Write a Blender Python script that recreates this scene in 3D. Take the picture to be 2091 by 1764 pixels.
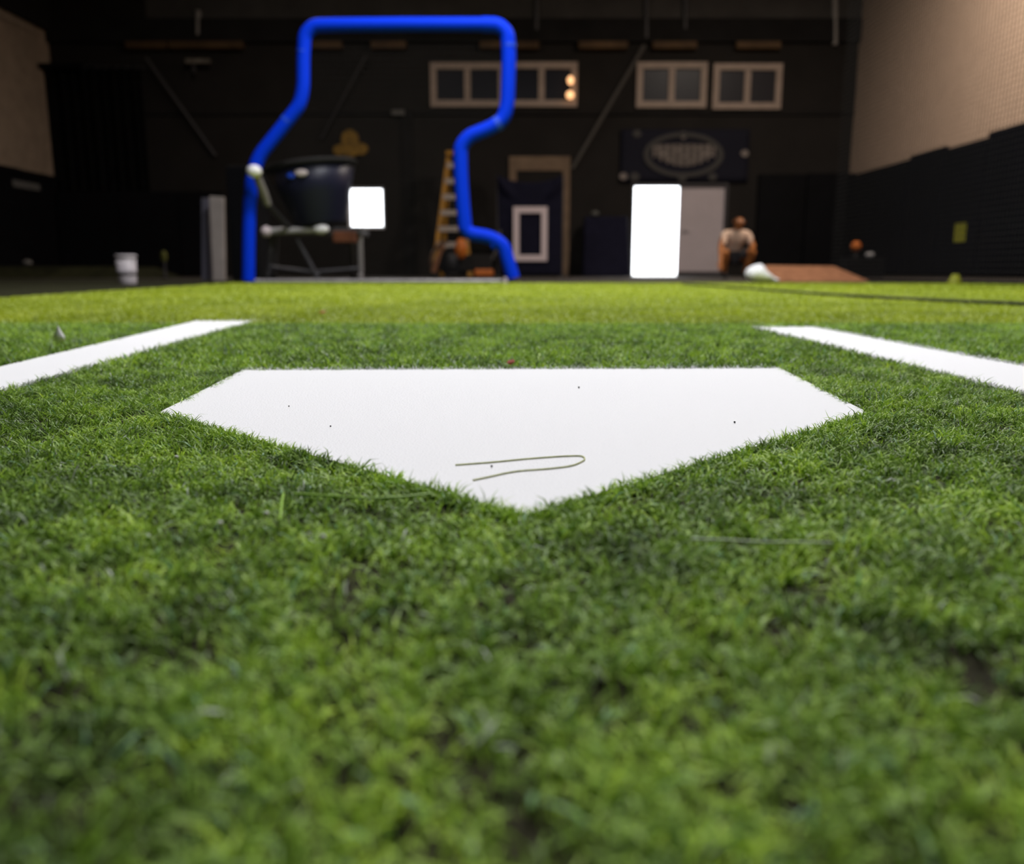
import bpy, bmesh, math, random
import numpy as np
from mathutils import Vector, Matrix

# ------------------------------------------------------------------ camera, sky, exposure
F_PX, CX, CY, YH = 1715.0, 1045.5, 882.0, 555.0       # focal length and horizon row in the 2091x1764 frame
TIP = 0.012                                            # height of the turf pile above the floor
ZC = 0.0825 + TIP                                      # lens height
TH = math.atan((CY - YH) / F_PX)                       # downward pitch
scene = bpy.context.scene
for o in list(bpy.data.objects):
    bpy.data.objects.remove(o)
cam_d = bpy.data.cameras.new('camera')
cam_d.sensor_fit = 'HORIZONTAL'
cam_d.sensor_width = 36.0
cam_d.lens = 36.0 * F_PX / 2091.0
cam_d.clip_start = 0.01
cam_d.clip_end = 200
cam_d.dof.use_dof = True
cam_d.dof.focus_distance = 0.50
cam_d.dof.aperture_fstop = cam_d.lens * 1e-3 / 0.0040
cam = bpy.data.objects.new('camera', cam_d)
scene.collection.objects.link(cam)
cam.location = (0, 0, ZC)
cam.rotation_euler = (math.pi / 2 - TH, 0, 0)
scene.camera = cam

world = bpy.data.worlds.new('overcast_sky')
scene.world = world
world.use_nodes = True
bg = world.node_tree.nodes['Background']
bg.inputs[0].default_value = (0.93, 0.96, 1.0, 1)
bg.inputs[1].default_value = 5.0

vs = scene.view_settings
vs.view_transform = 'Standard'
vs.look = 'None'
vs.exposure = 0.0
vs.gamma = 1.0
vs.use_curve_mapping = False

LAMP_W = 250.0          # power of one high bay lamp
HALL_W = 75.0           # power of a lamp over the rest of the hall

# ------------------------------------------------------------------ helpers
COL = scene.collection
rng = np.random.default_rng(7)
random.seed(7)

_r, _u, _f = Vector((1, 0, 0)), Vector((0, math.sin(TH), math.cos(TH))), Vector((0, math.cos(TH), -math.sin(TH)))
def _ray(x, y):
    return _f + _r * ((x - CX) / F_PX) - _u * ((y - CY) / F_PX)
def P(x, y, Y):
    d = _ray(x, y); t = Y / d.y
    return Vector((0, 0, ZC)) + d * t
def G(x, y, z=TIP):
    d = _ray(x, y); t = (z - ZC) / d.z
    return Vector((0, 0, ZC)) + d * t

def mat(name, color, rough=0.6, spec=0.3, metal=0.0, emit=None, strength=0.0, noise=0.0, scale=8.0, bump=0.0, bscale=60.0):
    m = bpy.data.materials.new(name)
    m.use_nodes = True
    nt = m.node_tree
    b = nt.nodes['Principled BSDF']
    b.inputs['Base Color'].default_value = (*color, 1)
    b.inputs['Roughness'].default_value = rough
    b.inputs['Specular IOR Level'].default_value = spec
    b.inputs['Metallic'].default_value = metal
    if emit:
        b.inputs['Emission Color'].default_value = (*emit, 1)
        b.inputs['Emission Strength'].default_value = strength
    if noise or bump:
        tc = nt.nodes.new('ShaderNodeTexCoord')
    if noise:
        n = nt.nodes.new('ShaderNodeTexNoise'); n.inputs['Scale'].default_value = scale; n.inputs['Detail'].default_value = 5
        nt.links.new(tc.outputs['Object'], n.inputs['Vector'])
        r = nt.nodes.new('ShaderNodeValToRGB')
        r.color_ramp.elements[0].position = 0.3; r.color_ramp.elements[1].position = 0.72
        r.color_ramp.elements[0].color = (*[c * (1 - noise) for c in color], 1)
        r.color_ramp.elements[1].color = (*[min(1, c * (1 + noise)) for c in color], 1)
        nt.links.new(n.outputs['Fac'], r.inputs[0]); nt.links.new(r.outputs[0], b.inputs['Base Color'])
    if bump:
        n2 = nt.nodes.new('ShaderNodeTexNoise'); n2.inputs['Scale'].default_value = bscale; n2.inputs['Detail'].default_value = 4
        nt.links.new(tc.outputs['Object'], n2.inputs['Vector'])
        bp = nt.nodes.new('ShaderNodeBump'); bp.inputs['Strength'].default_value = bump; bp.inputs['Distance'].default_value = 0.01
        nt.links.new(n2.outputs['Fac'], bp.inputs['Height']); nt.links.new(bp.outputs[0], b.inputs['Normal'])
    return m

class MB:
    """collects shapes; build() links them as one mesh object"""
    def __init__(s):
        s.v, s.f, s.sm = [], [], []
    def add(s, vs_, fs_, smooth=False):
        k = len(s.v)
        s.v += [tuple(p) for p in vs_]
        s.f += [tuple(i + k for i in q) for q in fs_]
        s.sm += [smooth] * len(fs_)
        return s
    def box(s, a, b, M=None):
        x0, y0, z0 = (min(a[i], b[i]) for i in range(3)); x1, y1, z1 = (max(a[i], b[i]) for i in range(3))
        p = [Vector(q) for q in ((x0,y0,z0),(x1,y0,z0),(x1,y1,z0),(x0,y1,z0),(x0,y0,z1),(x1,y0,z1),(x1,y1,z1),(x0,y1,z1))]
        if M: p = [M @ q for q in p]
        return s.add(p, [(0,3,2,1),(4,5,6,7),(0,1,5,4),(1,2,6,5),(2,3,7,6),(3,0,4,7)])
    def tube(s, pts, r, n=10, caps=True):
        pts = [Vector(p) for p in pts]
        rs = r if isinstance(r, (list, tuple)) else [r] * len(pts)
        rings = []
        t0 = (pts[1] - pts[0]).normalized()
        ref = Vector((0, 0, 1)) if abs(t0.z) < 0.9 else Vector((0, 1, 0))
        nrm = (ref - t0 * ref.dot(t0)).normalized()
        for i, p in enumerate(pts):
            if i == 0: t = t0
            elif i == len(pts) - 1: t = (pts[i] - pts[i-1]).normalized()
            else: t = ((pts[i+1] - pts[i]).normalized() + (pts[i] - pts[i-1]).normalized()).normalized()
            nrm = (nrm - t * nrm.dot(t)).normalized(); bn = t.cross(nrm)
            rings.append([p + (nrm * math.cos(2*math.pi*k/n) + bn * math.sin(2*math.pi*k/n)) * rs[i] for k in range(n)])
        V = [q for g in rings for q in g]; Fc = []
        for i in range(len(pts) - 1):
            for k in range(n):
                a, b = i*n + k, i*n + (k+1) % n
                Fc.append((a, b, b + n, a + n))
        s.add(V, Fc, True)
        if caps:
            s.add(rings[0], [tuple(reversed(range(n)))]); s.add(rings[-1], [tuple(range(n))])
        return s
    def lathe(s, prof, n=24, M=None, close=False):
        V, Fc = [], []
        for (r, z) in prof:
            for k in range(n):
                a = 2*math.pi*k/n
                q = Vector((r*math.cos(a), r*math.sin(a), z)); V.append(M @ q if M else q)
        m = len(prof)
        for i in range(m - 1 + (1 if close else 0)):
            j = (i + 1) % m
            for k in range(n):
                Fc.append((i*n + k, i*n + (k+1) % n, j*n + (k+1) % n, j*n + k))
        return s.add(V, Fc, True)
    def ball(s, c, r, n=16, sc=(1,1,1)):
        prof = [(max(1e-5, r*math.sin(math.pi*i/(n//2))), -r*math.cos(math.pi*i/(n//2))) for i in range(n//2 + 1)]
        M = Matrix.Translation(Vector(c)) @ Matrix.Diagonal((*sc, 1))
        return s.lathe(prof, n, M)
    def prism(s, poly, d):
        """poly: list of 3D points (planar); d: extrusion vector"""
        n = len(poly); d = Vector(d)
        p = [Vector(q) for q in poly]
        V = p + [q + d for q in p]
        Fc = [tuple(reversed(range(n))), tuple(range(n, 2*n))] + [(i, (i+1) % n, (i+1) % n + n, i + n) for i in range(n)]
        return s.add(V, Fc)
    def grid(s, fn, nu, nv, smooth=True):
        V = [fn(i/nu, j/nv) for j in range(nv+1) for i in range(nu+1)]
        Fc = [(j*(nu+1)+i, j*(nu+1)+i+1, (j+1)*(nu+1)+i+1, (j+1)*(nu+1)+i) for j in range(nv) for i in range(nu)]
        return s.add(V, Fc, smooth)
    def build(s, name, m, parent=None, bevel=0.0, solid=0.0):
        me = bpy.data.meshes.new(name)
        bm = bmesh.new()
        vv = [bm.verts.new(p) for p in s.v]
        for q, sm in zip(s.f, s.sm):
            try:
                f = bm.faces.new([vv[i] for i in q]); f.smooth = sm
            except ValueError:
                pass
        bmesh.ops.recalc_face_normals(bm, faces=bm.faces)
        if bevel:
            es = [e for e in bm.edges if e.is_manifold and e.calc_face_angle(0) > 0.5]
            bmesh.ops.bevel(bm, geom=es, offset=bevel, segments=2, affect='EDGES', profile=0.6)
        bm.to_mesh(me); bm.free()
        me.materials.append(m)
        o = bpy.data.objects.new(name, me); COL.objects.link(o)
        if solid:
            md = o.modifiers.new('thickness', 'SOLIDIFY'); md.thickness = solid; md.offset = 0
        if parent:
            o.parent = parent
            o.matrix_parent_inverse = parent.matrix_world.inverted() if parent.type != 'EMPTY' else Matrix.Translation(-parent.location)
        return o

def tag(o, label=None, cat=None, group=None, kind=None):
    if label: o['label'] = label
    if cat: o['category'] = cat
    if group: o['group'] = group
    if kind: o['kind'] = kind
    return o
def thing(name, label, cat, loc=(0,0,0), group=None, kind=None):
    o = bpy.data.objects.new(name, None); COL.objects.link(o)
    o.location = loc; o.empty_display_size = 0.05
    return tag(o, label, cat, group, kind)
def struct(name, mb, m, label=None, **k):
    return tag(mb.build(name, m, **k), label, None, None, 'structure')
def along(pts, step):
    """resample a polyline, corners kept soft"""
    out = []
    for a, b in zip(pts[:-1], pts[1:]):
        n = max(1, int((b - a).length / step))
        out += [a.lerp(b, i / n) for i in range(n)]
    return out + [pts[-1]]
def rounded(pts, r, n=6):
    """round the corners of a polyline of Vectors"""
    out = [pts[0]]
    for i in range(1, len(pts) - 1):
        a, b, c = pts[i-1], pts[i], pts[i+1]
        ra = min(r, (a-b).length * 0.45, (c-b).length * 0.45)
        p, q = b + (a-b).normalized()*ra, b + (c-b).normalized()*ra
        for k in range(n + 1):
            t = k / n
            out.append(p*(1-t)**2 + b*2*t*(1-t) + q*t**2)
    return out + [pts[-1]]

# ------------------------------------------------------------------ materials
M_wall   = mat('charcoal_wall_paint', (0.0165, 0.0143, 0.0130), 0.8, 0.12, noise=0.15, scale=1.5)
M_black  = mat('black_curtain', (0.004, 0.004, 0.004), 0.95, 0.05, noise=0.3, scale=6)
M_ceil   = mat('dark_ceiling', (0.014, 0.013, 0.013), 0.9, 0.1, noise=0.2, scale=2)
M_floor  = mat('dark_rubber_floor', (0.035, 0.029, 0.024), 0.8, 0.2, noise=0.3, scale=3)
M_brown  = mat('tan_block_wall', (0.56, 0.41, 0.31), 0.85, 0.15, noise=0.06, scale=5)
M_tan2   = mat('brown_panel_wall', (0.40, 0.30, 0.22), 0.85, 0.15, noise=0.15, scale=4)
M_pad    = mat('navy_vinyl_pad', (0.0016, 0.0018, 0.0045), 0.8, 0.06, noise=0.2, scale=3)
M_padb   = mat('black_vinyl_pad', (0.0035, 0.0035, 0.0045), 0.75, 0.1, noise=0.2, scale=3)
M_beam   = mat('brown_steel_beam', (0.085, 0.048, 0.022), 0.7, 0.2, noise=0.5, scale=1.3)
M_frame  = mat('beige_window_frame', (0.32, 0.245, 0.20), 0.6, 0.3, noise=0.1, scale=5)
M_pane   = mat('dark_window_glass', (0.014, 0.014, 0.020), 0.35, 0.15)
M_blue   = mat('royal_blue_padding', (0.001, 0.034, 0.66), 0.60, 0.06, bump=0.1, bscale=30)
M_tape   = mat('pale_blue_tape', (0.012, 0.065, 0.62), 0.5, 0.3, noise=0.3, scale=60)
M_steel  = mat('galvanised_steel', (0.42, 0.40, 0.40), 0.45, 0.5, 0.3, noise=0.2, scale=12)
M_dksteel= mat('dark_steel', (0.045, 0.042, 0.045), 0.5, 0.4, 0.3)
M_dimst  = mat('dull_steel', (0.16, 0.145, 0.14), 0.6, 0.3)
M_net    = mat('black_net_twine', (0.012, 0.012, 0.012), 0.8, 0.2)
M_greynet= mat('grey_net_twine', (0.25, 0.23, 0.22), 0.8, 0.2)
M_navy   = mat('navy_plastic', (0.008, 0.009, 0.026), 0.42, 0.25)
M_navyc  = mat('navy_canvas', (0.0085, 0.0085, 0.020), 0.85, 0.1, noise=0.15, scale=8)
M_white  = mat('white_plastic', (0.75, 0.73, 0.74), 0.5, 0.4)
M_bucket = mat('white_bucket_plastic', (0.42, 0.38, 0.40), 0.5, 0.3, noise=0.15, scale=12)
M_strip  = mat('white_vinyl_strip', (0.62, 0.52, 0.54), 0.6, 0.3)
M_door   = mat('white_door_paint', (0.46, 0.40, 0.42), 0.5, 0.3, noise=0.04, scale=3)
M_oldwht = mat('weathered_white_board', (0.25, 0.215, 0.195), 0.7, 0.2, noise=0.15, scale=5)
M_gold   = mat('mustard_yellow_paint', (0.20, 0.11, 0.010), 0.6, 0.3, noise=0.35, scale=9)
M_ladder = mat('amber_fibreglass', (0.36, 0.17, 0.012), 0.5, 0.3, noise=0.2, scale=10)
M_alu    = mat('aluminium_step', (0.38, 0.32, 0.28), 0.45, 0.4, 0.2)
M_orange = mat('orange_enamel', (0.50, 0.13, 0.012), 0.5, 0.4, noise=0.2, scale=12)
M_tyre   = mat('black_rubber', (0.012, 0.011, 0.011), 0.8, 0.2)
M_clay   = mat('terracotta_clay', (0.34, 0.15, 0.075), 0.9, 0.1, noise=0.2, scale=14, bump=0.4, bscale=50)
M_redbrn = mat('red_brown_wood', (0.12, 0.04, 0.018), 0.7, 0.2, noise=0.3, scale=10)
M_olive  = mat('olive_turf_and_shade', (0.018, 0.018, 0.007), 0.9, 0.1, noise=0.45, scale=6, bump=0.5, bscale=120)  # shade of the unlit turf is in this colour; the olive mound shares it
M_banner = mat('navy_banner', (0.010, 0.010, 0.018), 0.8, 0.15)
M_print  = mat('pale_banner_print', (0.20, 0.17, 0.155), 0.8, 0.15, noise=0.2, scale=30)
M_band   = mat('dim_banner_print', (0.085, 0.072, 0.066), 0.8, 0.15)
M_ring   = mat('grey_banner_print', (0.055, 0.052, 0.050), 0.8, 0.15)
M_lime   = mat('yellow_green_plastic', (0.22, 0.23, 0.012), 0.6, 0.3, noise=0.2, scale=20)
M_skin   = mat('tanned_skin', (0.36, 0.13, 0.035), 0.55, 0.3)
M_hair   = mat('brown_hair', (0.09, 0.035, 0.016), 0.7, 0.2)
M_shirt  = mat('pale_shirt_cotton', (0.60, 0.43, 0.33), 0.85, 0.1)
M_shorts = mat('dark_grey_cotton', (0.055, 0.052, 0.055), 0.85, 0.1)
M_cloth  = mat('bright_white_cloth', (0.90, 0.90, 0.93), 0.8, 0.2)
M_fibre  = mat('olive_thread', (0.52, 0.55, 0.28), 0.5, 0.4, noise=0.2, scale=400)
M_pale   = mat('pale_fibre', (0.50, 0.58, 0.42), 0.5, 0.4)
M_leaf   = mat('bright_green_fibre', (0.30, 0.52, 0.05), 0.5, 0.4)
M_crumb  = mat('black_rubber_crumb', (0.05, 0.05, 0.055), 0.8, 0.2)
M_speck  = mat('white_speck', (0.8, 0.8, 0.8), 0.4, 0.5)
M_red    = mat('red_paper', (0.35, 0.06, 0.03), 0.7, 0.2)
M_lamp   = mat('lamp_diffuser', (0.9, 0.9, 0.9), 0.5, 0.3, emit=(0.98, 0.98, 1.0), strength=12)
M_glow   = mat('warm_window_glow', (1, 0.8, 0.5), 0.5, 0.3, emit=(1.0, 0.50, 0.22), strength=1.6)  # glow of the added balls that imitate lights in the window pane
M_pave   = mat('pale_concrete', (0.55, 0.54, 0.52), 0.9, 0.1, noise=0.1, scale=2)

def turf_mat(name, stops, rough=0.5, transl=0.3):
    m = bpy.data.materials.new(name); m.use_nodes = True
    nt = m.node_tree; b = nt.nodes['Principled BSDF']; out = nt.nodes['Material Output']
    at = nt.nodes.new('ShaderNodeAttribute'); at.attribute_name = 'tint'
    r = nt.nodes.new('ShaderNodeValToRGB')
    el = r.color_ramp.elements
    el[0].position, el[0].color = stops[0][0], (*stops[0][1], 1)
    el[1].position, el[1].color = stops[-1][0], (*stops[-1][1], 1)
    for p, c in stops[1:-1]:
        e = el.new(p); e.color = (*c, 1)
    nt.links.new(at.outputs['Fac'], r.inputs[0])
    nt.links.new(r.outputs[0], b.inputs['Base Color'])
    b.inputs['Roughness'].default_value = rough; b.inputs['Specular IOR Level'].default_value = 0.32
    b.inputs['Sheen Weight'].default_value = 0.07; b.inputs['Sheen Roughness'].default_value = 0.45
    tr = nt.nodes.new('ShaderNodeBsdfTranslucent'); nt.links.new(r.outputs[0], tr.inputs['Color'])
    mx = nt.nodes.new('ShaderNodeMixShader'); mx.inputs[0].default_value = transl
    nt.links.new(b.outputs[0], mx.inputs[1]); nt.links.new(tr.outputs[0], mx.inputs[2]); nt.links.new(mx.outputs[0], out.inputs['Surface'])
    return m
M_turf = turf_mat('green_turf_fibre', [(0.0, (0.075, 0.14, 0.020)), (0.3, (0.23, 0.40, 0.045)), (0.6, (0.38, 0.58, 0.060)),
                                       (0.8, (0.56, 0.78, 0.06)), (0.93, (0.26, 0.48, 0.24)), (1.0, (0.60, 0.66, 0.55))])
M_lane = turf_mat('yellow_green_turf_fibre', [(0.0, (0.20, 0.26, 0.014)), (0.5, (0.34, 0.42, 0.022)), (1.0, (0.48, 0.54, 0.045))])
M_wfib = turf_mat('white_turf_fibre', [(0.0, (0.84, 0.84, 0.86)), (1.0, (0.90, 0.90, 0.92))], 0.7, 0.15)
M_wbase = mat('white_turf_base', (0.86, 0.86, 0.88), 0.8, 0.2, bump=0.25, bscale=900)
M_tback = mat('turf_backing', (0.028, 0.026, 0.014), 0.95, 0.1, noise=0.4, scale=90)
M_lback = mat('lane_turf_backing', (0.30, 0.37, 0.022), 0.95, 0.1, noise=0.15, scale=60)

# ------------------------------------------------------------------ hall shell
YW = 18.0
XL = P(125, 360, YW).x
XR = P(1735, 355, YW).x
HC = 6.6
YB = -3.0
struct('floor', MB().box((XL-.2, YB-.2, -0.2), (XR+.2, YW+.2, 0)), M_floor)
struct('ceiling', MB().box((XL-.2, YB-.2, HC), (XR+.2, YW+.2, HC+.2)), M_ceil)
struct('wall_back', MB().box((XL-.2, YB-.2, 0), (XR+.2, YB, HC)), M_wall)
EAVE = 4.8
struct('wall_left', MB().box((XL-.2, YB, 0), (XL, YW, EAVE)), M_tan2)
struct('trim_1', MB().box((XL-.2, YB, EAVE), (XL+.12, YW, HC)), M_ceil)
struct('wall_right', MB().box((XR, YB, 0), (XR+.2, YW, HC)), M_brown)

# far wall with an opening for the double door and one for the small window
wx0, wx1 = P(709, 420, YW).x, P(785, 420, YW).x
wz0, wz1 = P(745, 467, YW).z, P(745, 380, YW).z
dx0, dx1 = P(1293, 470, YW).x, P(1478, 470, YW).x
dz1 = P(1385, 379, YW).z
fw = MB()
def wb(x0, x1, z0, z1): fw.box((x0, YW, z0), (x1, YW+.2, z1))
wb(XL-.2, wx0, 0, HC); wb(wx0, wx1, 0, wz0); wb(wx0, wx1, wz1, HC); wb(wx1, dx0, 0, HC); wb(dx0, dx1, dz1, HC); wb(dx1, XR+.2, 0, HC)
struct('wall_far', fw, M_wall)
struct('ground_outside', MB().box((XL-4, YW+.2, -0.2), (XR+6, YW+14, -0.01)), M_pave)

# brown steel beam under the eave, with its bolted sections
bz0, bz1 = P(900, 103, YW).z, P(900, 88, YW).z
struct('trim_5', MB().box((P(300, 40, YW).x, YW-.03, P(900, 38, YW).z), (XR, YW, HC)), mat('grey_upper_panel', (0.05, 0.046, 0.044), .85, .1, noise=.2, scale=1.5))
bm_t = struct('trim_2', MB().box((XL, YW-.10, bz1), (XR, YW, P(900, 40, YW).z)), M_ceil)
for a, b in ((262, 345), (350, 500), (640, 700), (760, 830), (980, 1100), (1180, 1280), (1330, 1420), (1500, 1590)):
    x0, x1 = P(a, 95, YW).x, P(b, 95, YW).x
    MB().box((x0, YW-.16, bz0), (x1, YW, bz1)).build('beam_section', M_beam, bm_t, bevel=0.012)
# dark recess post of the far wall
struct('trim_3', MB().box((P(822,400,YW).x, YW-.05, 0), (P(846,400,YW).x, YW, P(834,225,YW).z)), M_ceil, bevel=0.01)
struct('trim_4', MB().box((XL, YW-.04, P(500,232,YW).z-.03), (XR, YW, P(500,232,YW).z+.03)), M_ceil)

def window(n, xa, xb, ya, yb):
    p0, p1 = P(xa, yb, YW), P(xb, ya, YW)
    x0, x1, z0, z1 = p0.x, p1.x, p0.z, p1.z
    fr = 0.125
    t = MB()
    t.box((x0, YW-.07, z0), (x1, YW, z0+fr)); t.box((x0, YW-.07, z1-fr), (x1, YW, z1))
    t.box((x0, YW-.07, z0+fr), (x0+fr, YW, z1-fr)); t.box((x1-fr, YW-.07, z0+fr), (x1, YW, z1-fr))
    w = struct('window_%d' % n, t, M_frame)
    xm = (x0+x1)/2
    MB().box((xm-fr/2, YW-.065, z0+fr), (xm+fr/2, YW, z1-fr)).build('mullion', M_frame, w)
    MB().box((x0+fr, YW-.02, z0+fr), (xm-fr/2, YW-.005, z1-fr)).build('pane', M_pane, w)
    MB().box((xm+fr/2, YW-.02, z0+fr), (x1-fr, YW-.005, z1-fr)).build('pane', M_pane, w)
    return w
window(1, 880, 1030, 129, 219)
window(2, 1033, 1179, 128, 219)
window(3, 1298, 1444, 128, 221)
window(4, 1453, 1597, 131, 224)

# small bright window: frame in the opening
t = MB(); e = 0.05
t.box((wx0, YW+.06, wz0), (wx1, YW+.14, wz0+e)); t.box((wx0, YW+.06, wz1-e), (wx1, YW+.14, wz1))
t.box((wx0, YW+.06, wz0+e), (wx0+e, YW+.14, wz1-e)); t.box((wx1-e, YW+.06, wz0+e), (wx1, YW+.14, wz1-e))
w5 = struct('window_5', t, M_white)

# double door: one leaf swung out, the other shut
xm = P(1386, 470, YW).x
t = MB(); e = 0.05
t.box((dx0-e, YW-.03, 0), (dx0, YW+.2, dz1+e)); t.box((dx1, YW-.03, 0), (dx1+e, YW+.2, dz1+e)); t.box((dx0, YW-.03, dz1), (dx1, YW+.2, dz1+e))
d1 = struct('door_1', t, M_dksteel)
MB().box((xm, YW+.05, 0.10), (dx1, YW+.10, dz1)).build('door_leaf', M_door, d1, bevel=0.006)
MB().box((xm, YW+.045, 0.0), (dx1, YW+.105, 0.10)).build('kick_plate', M_dksteel, d1)
MB().tube([(xm+.09, YW+.05, .95), (xm+.09, YW-.02, .95), (xm+.22, YW-.02, .95)], 0.014, 8).build('door_handle', M_steel, d1)
MB().box((dx0-.02, YW+.2, 0.02), (dx0+.03, YW+1.12, dz1)).build('door_leaf', M_door, d1, bevel=0.006)

# framed door behind the strike target
p0, p1 = P(1040, 560, YW), P(1164, 320, YW)
t = MB(); e = 0.15
t.box((p0.x, YW-.06, 0), (p0.x+e, YW, p1.z)); t.box((p1.x-e, YW-.06, 0), (p1.x, YW, p1.z)); t.box((p0.x+e, YW-.06, p1.z-.28), (p1.x-e, YW, p1.z))
d2 = struct('door_2', t, mat('beige_door_trim', (0.17, 0.115, 0.075), 0.7, 0.2, noise=0.2, scale=4))
MB().box((p0.x+e, YW-.03, 0), (p1.x-e, YW, p1.z-.28)).build('door_leaf', M_wall, d2)
MB().ball((p1.x-e-.1, YW-.06, 1.0), .035, 12).build('door_knob', M_steel, d2)

# black curtain at the far corner
cu = MB()
c0, c1 = XL + .02, P(300, 300, YW-.3).x
cz = P(200, 138, YW-.3).z
cu.grid(lambda u, v: (c0 + (c1-c0)*u, YW-.30 + .05*math.sin(u*60) + .02*math.sin(u*23), .02 + (cz-.02)*v), 120, 4)
co = cu.build('corner_curtain', M_black, solid=0.01)
tag(co, 'tall black curtain hanging in the dark corner of the hall', 'curtain')
MB().tube([(c0, YW-.3, cz), (c1+.1, YW-.3, cz)], .025, 8).build('curtain_rail', M_dksteel, co)

# dark pipe across the left corner
p0, p1 = P(-40, 131, 17.6), P(128, 136, 17.6)
tag(MB().tube([(XL+.002, 17.56, p1.z), (p1.x+.4, 17.56, p1.z)], .06, 10).build('cross_pipe', M_padb),
    'thick black pipe running level across the tan wall in the upper corner', 'pipe')

# ------------------------------------------------------------------ wall padding
def padding(name, label, panels, m, mk):
    r = thing(name, label, 'wall padding', panels[0][0])
    for a, b in panels:
        MB().box(a, b).build('pad_panel', m, r, bevel=mk)
    return r
pr, y = [], 3.0
while y < YW - .1:
    w = 1.22
    h = P(1735, 355, YW).z + random.uniform(-.07, .07)
    pr.append(((XR-.07, y, .03), (XR-.003, min(YW-.02, y+w-.015), h))); y += w
padding('side_wall_padding', 'navy padded panels with uneven tops below the tan block wall', pr, M_pad, 0.02)
pl, y = [], 3.0
while y < YW - .1:
    h = P(125, 362, YW).z + random.uniform(-.03, .03)
    pl.append(((XL+.003, y, .03), (XL+.07, min(YW-.4, y+1.205), h))); y += 1.22
padding('side_wall_padding', 'black padded panels below the dim brown netted wall beside the black curtain', pl, M_padb, 0.02)
pf, x = [], XL + .1
xe, hz = P(470, 400, YW).x, P(300, 391, YW-.5).z
while x < xe:
    pf.append(((x, YW-.50, .03), (min(xe, x+1.2), YW-.42, hz))); x += 1.22
padding('end_wall_padding', 'low row of black padded panels along the foot of the end wall', pf, M_padb, 0.02)
pg, x = [], P(1545, 400, YW).x
while x < XR - .1:
    pg.append(((x, YW-.13, .03), (min(XR-.08, x+.98), YW-.01, P(1640, 356, YW).z + random.uniform(-.02, .02)))); x += 1.0
padding('end_wall_padding', 'tall black padded panels between the white door and the tan wall', pg, M_padb, 0.02)

# ------------------------------------------------------------------ lamps (hung from the ceiling, above the frame)
def high_bay(x, y, z, watts, label, col=(0.98, 0.98, 1.0), L=1.5):
    r = thing('ceiling_lamp', label, 'lamp', (x, y, z), 'lamps hung over the lane')
    MB().box((x-.22, y-L/2, z), (x+.22, y+L/2, z+.07)).build('housing', M_white, r, bevel=.01)
    MB().box((x-.19, y-L/2+.03, z-.012), (x+.19, y+L/2-.03, z-.002)).build('diffuser', M_lamp, r)
    for s in (-1, 1):
        MB().tube([(x, y+s*L*.38, z+.07), (x, y+s*L*.38, HC)], .006, 6).build('hanging_cable', M_steel, r)
    ld = bpy.data.lights.new('lamp_light', 'AREA'); ld.shape = 'RECTANGLE'; ld.size = .38; ld.size_y = L-.06
    ld.energy = watts; ld.color = col
    lo = bpy.data.objects.new('lamp_light', ld); COL.objects.link(lo)
    lo.location = (0, 0, -.02); lo.parent = r
    return r
high_bay(0.3, 2.6, 4.6, LAMP_W*.68, 'white high bay lamp hung over the lane just past the home plate')
high_bay(0.3, 5.0, 4.8, LAMP_W*1.0, 'white high bay lamp hung over the blue framed screen')
high_bay(4.7, 11.0, 6.3, HALL_W*5.6, 'white high bay lamp hung beside the tan block wall', (1, .86, .72))
high_bay(-3.5, 12.5, 6.3, HALL_W*1.3, 'white high bay lamp hung over the dark end of the hall', (1, .86, .72))

# ------------------------------------------------------------------ turf and white markings
def pip(px, py, poly):
    ins = np.zeros(px.shape, bool); n = len(poly)
    for i in range(n):
        x0, y0 = poly[i]; x1, y1 = poly[(i+1) % n]
        c = ((y0 > py) != (y1 > py))
        xi = (x1-x0)*(py-y0)/((y1-y0) if y1 != y0 else 1e-9) + x0
        ins ^= c & (px < xi)
    return ins
g2 = lambda x, y, z=.0075: (G(x, y, z).x, G(x, y, z).y)
PLATE = [g2(1076, 1026, TIP), g2(1782, 837, .009), g2(1596, 750), g2(492, 754), g2(316, 836, .009)]
def line_poly(far_in, far_out, near_in, near_out):
    fi, fo, ni, no = map(np.array, (g2(*far_in), g2(*far_out), g2(*near_in), g2(*near_out)))
    k = 1.9
    return [tuple(fi), tuple(fo), tuple(fo + (no-fo)*k), tuple(fi + (ni-fi)*k)]
LINE_L = line_poly((522, 655), (397, 655), (0, 799), (0, 747))
LINE_R = line_poly((1537, 668), (1660, 667), (2091, 802), (2091, 746))

def vnoise(x, y, s, seed):
    r = np.random.default_rng(seed); g = r.random((256, 256))
    xs, ys = x*s + 1000, y*s + 1000
    xi, yi = np.floor(xs).astype(int), np.floor(ys).astype(int)
    fx, fy = xs-xi, ys-yi; fx = fx*fx*(3-2*fx); fy = fy*fy*(3-2*fy)
    a = g[xi % 256, yi % 256]; b = g[(xi+1) % 256, yi % 256]; c = g[xi % 256, (yi+1) % 256]; d = g[(xi+1) % 256, (yi+1) % 256]
    return (a*(1-fx)+b*fx)*(1-fy) + (c*(1-fx)+d*fx)*fy

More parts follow.
